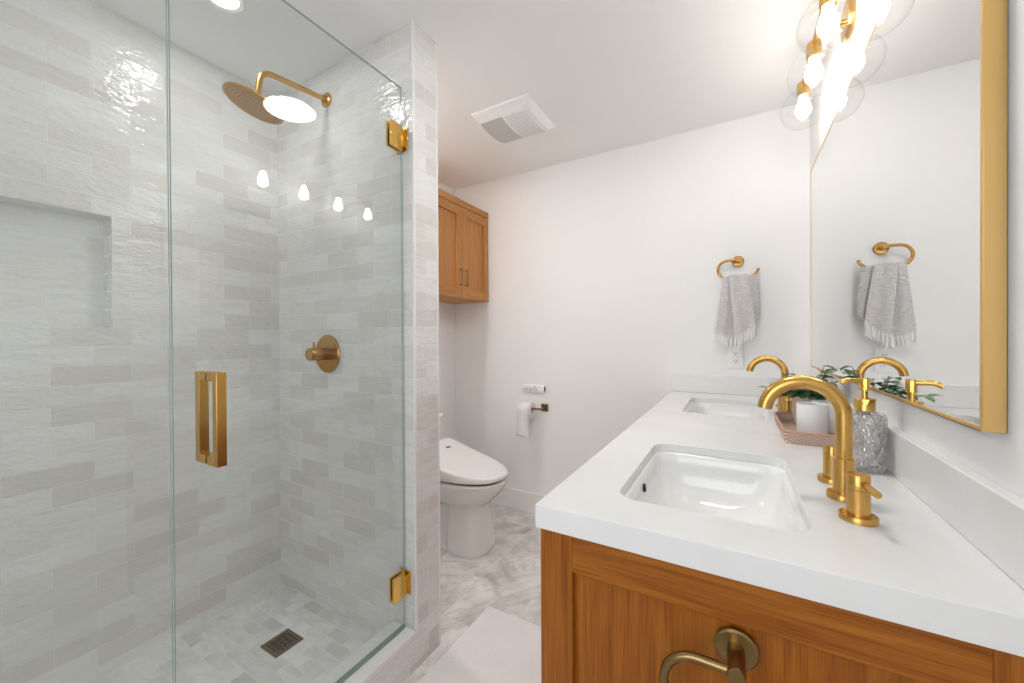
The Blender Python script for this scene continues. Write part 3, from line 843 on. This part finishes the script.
# ------------------------------------------------------------------ mirror
MY0, MY1, MZ0, MZ1 = 0.798, 2.237, 1.107, 2.012
mir = thing('wall_mirror', (XR, (MY0 + MY1) / 2, MZ0), 'large rectangular mirror in thin gold frame over vanity', 'mirror')
L2 = (MY1 - MY0) / 2; hh = MZ1 - MZ0; fd = 0.0245; fw = 0.0065
m = MB()
m.box(-fd, -0.001, -L2, -L2 + fw, 0, hh); m.box(-fd, -0.001, L2 - fw, L2, 0, hh)
m.box(-fd, -0.001, -L2 + fw, L2 - fw, 0, fw); m.box(-fd, -0.001, -L2 + fw, L2 - fw, hh - fw, hh)
m.build('frame', M['gold_satin'], mir, bevel=0.0008)
MB().box(-fd + 0.001, -0.002, -L2 + fw, L2 - fw, fw, hh - fw).build('mirror_glass', M['mirror'], mir, smooth=0)

# ------------------------------------------------------------------ vanity light
LX, LZ = 0.2425, 2.296
vl_ = thing('vanity_light', (XR, 1.628, LZ), 'gold four-bulb vanity light with clear globes above mirror', 'wall light')
MB().lathe([(0.060, 0.0005), (0.060, 0.012), (0.056, 0.018), (0.01, 0.020)], c=(0, 0, -0.035), axis=(-1, 0, 0), n=40).build('wall_plate', M['gold'], vl_)
m = MB()
m.tube(fillet([(-0.012, 0, -0.035), (LX - XR, 0, -0.035), (LX - XR, 0, 0.0)], 0.012, 6), 0.008, 14)
m.cyl((LX - XR, -0.405, 0), (LX - XR, 0.405, 0), 0.0075, n=16)
m.build('bar', M['gold'], vl_)
for k in range(4):
    y = -0.378 + 0.252 * k
    sk = MB().lathe([(0.012, 0.010), (0.021, 0.004), (0.0225, -0.004), (0.0225, -0.046), (0.019, -0.050)], c=(LX - XR, y, 0), n=28).build('socket', M['gold'], vl_)
    MB().lathe([(0.013, -0.048), (0.0135, -0.056), (0.017, -0.070), (0.0245, -0.090), (0.0272, -0.107), (0.025, -0.122), (0.017, -0.134), (0.006, -0.139), (0.0008, -0.1395)], c=(LX - XR, y, 0), n=28).build('bulb', M['bulb'], sk)
    gr = 0.079; gz = -0.103
    prof = []
    a0 = math.asin(0.0235 / gr)
    for i in range(25):
        a = a0 + (PI - a0) * i / 24
        prof.append((max(gr * math.sin(a), 0.0004), gz + gr * math.cos(a)))
    inner = [(max(r * 0.975, 0.0003), gz + (z - gz) * 0.975) for r, z in prof]
    MB().lathe(prof, c=(LX - XR, y, 0), n=44, cap0=False, cap1=True).build('globe', M['globe'], sk, smooth=60)

# ------------------------------------------------------------------ towel rings
def towel_ring(loc, label, mat, group='open gold towel rings'):
    t = thing('towel_ring', loc, label, 'towel ring', group)
    fl = MB().lathe([(0.029, 0.0005), (0.029, 0.006), (0.026, 0.0085), (0.012, 0.009), (0.012, 0.058), (0.0105, 0.061)], axis=(0, -1, 0), n=40).build('mount', mat, t)
    y = -0.052
    pts = [(0.0, y, 0), (-0.048, y, 0)] + [tuple(p) for p in arc((-0.048, y, -0.047), (0, 0, 1), (-1, 0, 0), 0.047, 0, PI, 18)][1:] + \
          [(0.045, y, -0.094)] + [tuple(p) for p in arc((0.045, y, -0.046), (0, 0, -1), (1, 0, 0), 0.048, 0, PI * 0.44, 8)][1:]
    MB().tube(pts, 0.0068, 14).build('ring', mat, t)
    return t
towel_ring((0.008, YB, 1.660), 'gold towel ring holding fringed towel on far wall', M['antique_gold'])
towel_ring((-0.001, 0.670, 0.775), 'aged brass towel ring on vanity end panel', M['aged_brass'])

# towel, folded over the ring
tw = thing('hand_towel', (0.008, YB - 0.052, 1.566), 'pale grey crinkled hand towel with white fringe on ring', 'towel')
def cloth(mb, TL, TR, BL, BR, y_top, y_bot, amp, ph, nx=14, ny=18, th=0.006):
    fr, bk = [], []
    for j in range(ny + 1):
        v = j / ny; ra, rb = [], []
        for i in range(nx + 1):
            u = i / nx
            x = (TL[0] * (1 - u) + TR[0] * u) * (1 - v) + (BL[0] * (1 - u) + BR[0] * u) * v
            z = (TL[1] * (1 - u) + TR[1] * u) * (1 - v) + (BL[1] * (1 - u) + BR[1] * u) * v
            y = y_top * (1 - v) + y_bot * v + amp * math.sin(u * PI * 2.2 + ph) * (0.3 + 0.7 * v) + 0.0015 * math.sin(v * 34 + u * 5 + ph)
            edge = 1 - abs(2 * u - 1) ** 4
            ra.append(Vector((x, y - th * 0.5 * (0.3 + 0.7 * edge), z))); rb.append(Vector((x, y + th * 0.5 * (0.3 + 0.7 * edge), z)))
        fr.append(ra); bk.append(rb)
    mb.loft([a + b[::-1] for a, b in zip(fr, bk)])
    return [(a + b) / 2 for a, b in zip(fr[-1], bk[-1])]
m = MB()
# over the bar: a saddle
sad = []
for i in range(9):
    a = PI * i / 8
    sad.append([Vector((x, 0.012 * math.cos(a), 0.011 * math.sin(a) - 0.001)) for x in (-0.072, -0.03, 0.02, 0.082)] + [Vector((x, 0.0075 * math.cos(a), 0.0075 * math.sin(a) - 0.001)) for x in (0.082, 0.02, -0.03, -0.072)])
m.loft(sad)
e_r = cloth(m, (0.025, 0.006), (0.086, 0.004), (0.040, -0.235), (0.098, -0.232), -0.011, -0.002, 0.005, 0.5)
e_b = cloth(m, (-0.030, 0.004), (0.05, 0.004), (-0.06, -0.24), (0.07, -0.24), 0.010, 0.022, 0.003, 2.0)
e_l = cloth(m, (-0.072, 0.002), (-0.026, 0.006), (-0.112, -0.305), (-0.026, -0.325), -0.010, 0.006, 0.007, 1.2)
e_f = cloth(m, (-0.042, 0.012), (0.042, 0.012), (-0.014, -0.325), (0.080, -0.262), -0.022, -0.038, 0.007, 3.4)
m.build('cloth', M['towel'], tw, smooth=60)
def fringe(e, n, ln):
    m = MB()
    for k in range(n):
        u = (k + 0.5) / n * (len(e) - 1); i = int(u); f = u - i
        p = e[i].lerp(e[min(i + 1, len(e) - 1)], f)
        dx = random.uniform(-0.006, 0.006); l = ln * random.uniform(0.8, 1.1)
        pts = []; rs = []
        for q in range(7):
            t = q / 6
            pts.append(p + Vector((dx * t + 0.0015 * math.sin(t * 9 + k), -0.003 * math.sin(t * 3), 0.008 - l * t)))
            rs.append(0.0042 - 0.0012 * math.sin(t * 6) + 0.001 * t)
        m.tube(pts, rs, 7)
        for s_ in (-1, 1):
            m.tube([p + Vector((s_ * 0.004, 0, 0.006)), p + Vector((dx * 0.6 + s_ * 0.003, 0, -l * 0.6)), p + Vector((dx + s_ * 0.006, 0, -l * 0.95))], 0.0013, 5)
    m.build('fringe', M['fringe'], tw, smooth=60)
fringe(e_l, 7, 0.058); fringe(e_f, 8, 0.062)

# outlet
ou = thing('outlet', (-0.004, YB, 1.135), 'white wall outlet just below the hanging towel', 'outlet')
MB().box(-0.036, 0.036, -0.006, -0.0005, -0.058, 0.058).build('cover_plate', M['white_plastic'], ou, bevel=0.002)
for zc in (-0.02, 0.02):
    rc_ = MB().box(-0.016, 0.016, -0.0075, -0.0055, zc - 0.015, zc + 0.015).build('receptacle', M['white_plastic'], ou, bevel=0.001)
    m = MB()
    m.box(-0.0075, -0.0050, -0.0082, -0.0070, zc - 0.001, zc + 0.008); m.box(0.0050, 0.0075, -0.0082, -0.0070, zc - 0.001, zc + 0.008)
    m.cyl((0, -0.0070, zc - 0.007), (0, -0.0082, zc - 0.007), 0.0025, n=10)
    m.build('slots', M['black'], rc_, smooth=0)

# ------------------------------------------------------------------ tray and what stands on it
ty0, ty1, tx0, tx1 = 1.375, 1.728, 0.118, 0.3010
tcx, tcy = (tx0 + tx1) / 2, (ty0 + ty1) / 2
tray = thing('rattan_tray', (tcx, tcy, CZ + 0.0005), 'woven rattan tray on counter beside the gold faucet', 'tray')
W_, L_ = tx1 - tx0, ty1 - ty0
rings = [rrect(0, 0, W_ - 0.012, L_ - 0.012, 0.02, 0.0), rrect(0, 0, W_ - 0.006, L_ - 0.006, 0.022, 0.012), rrect(0, 0, W_, L_, 0.024, 0.034),
         rrect(0, 0, W_ - 0.010, L_ - 0.010, 0.02, 0.034), rrect(0, 0, W_ - 0.020, L_ - 0.020, 0.018, 0.008)]
MB().loft(rings).build('basket', M['rattan'], tray, smooth=40)
rp = rrect(0, 0, W_ - 0.005, L_ - 0.005, 0.022, 0.0345)
MB().tube(rp + [rp[0]], 0.0042, 8).build('rim', M['rattan_edge'], tray)
TZ = CZ + 0.009
def cup(x, y, label):
    t = tag(MB().lathe([(0.034, 0.0), (0.0385, 0.003), (0.0395, 0.010), (0.0395, 0.094), (0.0385, 0.0955), (0.0365, 0.094), (0.0362, 0.008), (0.0005, 0.006)], n=44).build('tumbler', M['cup'], None, loc=(x, y, TZ)), label, 'tumbler', 'white tumblers on the tray')
    return t
cup(0.2030, 1.5050, 'left white ceramic tumbler on the rattan tray')
cup(0.2490, 1.5730, 'right white tumbler half hidden by the gold faucet')
pot = thing('potted_plant', (0.2120, 1.664, TZ), 'trailing green plant in blush pot behind the tumblers', 'potted plant')
MB().lathe([(0.032, 0.0), (0.040, 0.004), (0.0435, 0.05), (0.0440, 0.100), (0.042, 0.1015), (0.040, 0.100), (0.0395, 0.088), (0.0005, 0.088)], n=40).build('pot', M['pot'], pot)
MB().lathe([(0.039, 0.0885), (0.036, 0.093), (0.0005, 0.096)], n=24).build('soil', M['soil'], pot)
mf, ms = MB(), MB()
def leaf(mb, base, d, L, W, droop):
    d = Vector(d).normalized(); side = d.cross(Vector((0, 0, 1)))
    if side.length < 1e-3: side = Vector((1, 0, 0))
    side.normalize(); up = side.cross(d).normalized()
    rr = []
    n = 7
    for i in range(n + 1):
        t = i / n
        wd = W * (math.sin(PI * min(1, t * 0.96 + 0.04)) ** 0.8)
        c = Vector(base) + d * (L * t) + Vector((0, 0, -droop * L * t * t))
        rr.append([c - side * wd + up * (0.25 * wd), c - side * wd * 0.5 + up * 0.05 * wd, c, c + side * wd * 0.5 + up * 0.05 * wd, c + side * wd + up * (0.25 * wd)])
    mb.loft(rr, False, False, closed=False)
rnd = random.Random(21)
for s_ in range(42):
    a = 2 * PI * s_ / 42 + rnd.uniform(-0.15, 0.15)
    el = rnd.uniform(0.35, 1.1) if s_ % 3 else rnd.uniform(1.0, 1.4)
    ln = rnd.uniform(0.065, 0.105)
    # stems lean over the rim and trail toward the mirror more than over the tumblers
    ax, ay = math.cos(a), math.sin(a)
    if ax > 0.2: ln *= 1.3
    if ax < -0.3: ln *= 1.12
    if ay < -0.3: ln *= 0.5; el = max(el, 1.05)
    p0 = Vector((0.018 * ax, 0.018 * ay, 0.092))
    pts = []
    for i in range(7):
        t = i / 6
        pts.append(p0 + Vector((ax * math.cos(el), ay * math.cos(el), math.sin(el))) * (ln * t) + Vector((0, 0, -0.035 * t * t * (1.2 - el * 0.6))))
    ms.tube(pts, 0.0012, 5)
    for i in range(2, 7):
        sd = 1 if i % 2 else -1
        dirv = Vector((ax, ay, 0.25)) + Vector((-ay, ax, 0)) * sd * rnd.uniform(0.5, 1.1) + Vector((0, 0, rnd.uniform(-0.2, 0.5)))
        leaf(mf, pts[i], dirv, rnd.uniform(0.032, 0.046), rnd.uniform(0.013, 0.019), rnd.uniform(0.1, 0.6))
so = ms.build('stems', M['stem'], pot, smooth=60)
fo = mf.build('foliage', M['leaf'], pot, smooth=60)
# keep the foliage clear of the tumblers and the mirror
for me_o in (fo, so):
    for v in me_o.data.vertices:
        for (ux, uy) in ((0.2030, 1.5050), (0.2490, 1.5730)):
            d = Vector((v.co.x + 0.2120 - ux, v.co.y + 1.664 - uy))
            if v.co.z < 0.100 and d.length < 0.0425:
                d = d.normalized() * 0.0425
                v.co.x = ux + d.x - 0.2120; v.co.y = uy + d.y - 1.664
        lim = XR - fd - 0.006 - 0.2120
        if v.co.x > lim: v.co.x = lim - (v.co.x - lim) * 0.15

# soap dispenser
sd = thing('soap_dispenser', (0.2590, 1.195, CZ), 'clear hammered glass soap dispenser with gold pump', 'soap dispenser')
R0 = 0.039
prof = [(0.030, 0.0005), (R0 - 0.001, 0.003), (R0, 0.008), (R0, 0.1230), (R0 - 0.003, 0.1320), (0.021, 0.1380), (0.0155, 0.1400), (0.0155, 0.1460)]
innr = [(0.0120, 0.1460), (0.0120, 0.1370), (R0 - 0.0075, 0.1280), (R0 - 0.005, 0.1220), (R0 - 0.005, 0.020), (R0 - 0.008, 0.015), (0.0005, 0.014)]
MB().lathe(prof + innr, n=48).build('bottle', M['bottle'], sd, smooth=50)
pmp = MB().lathe([(0.0195, 0.1395), (0.0195, 0.1650), (0.0185, 0.1670), (0.008, 0.1675), (0.006, 0.1680), (0.006, 0.1850), (0.0098, 0.1860), (0.0098, 0.2130), (0.0088, 0.2150)], n=32).build('pump', M['gold_polish'], sd)
MB().tube(fillet([(0, 0, 0.2080), (-0.036, -0.012, 0.2095), (-0.046, -0.015, 0.2010)], 0.008, 5), [0.0062] + [0.0058] * 6 + [0.0045], 12).build('nozzle', M['gold_polish'], pmp)
MB().tube([(0, 0, 0.1400), (0.004, 0.002, 0.02)], 0.0025, 8).build('dip_tube', M['white_plastic'], sd)
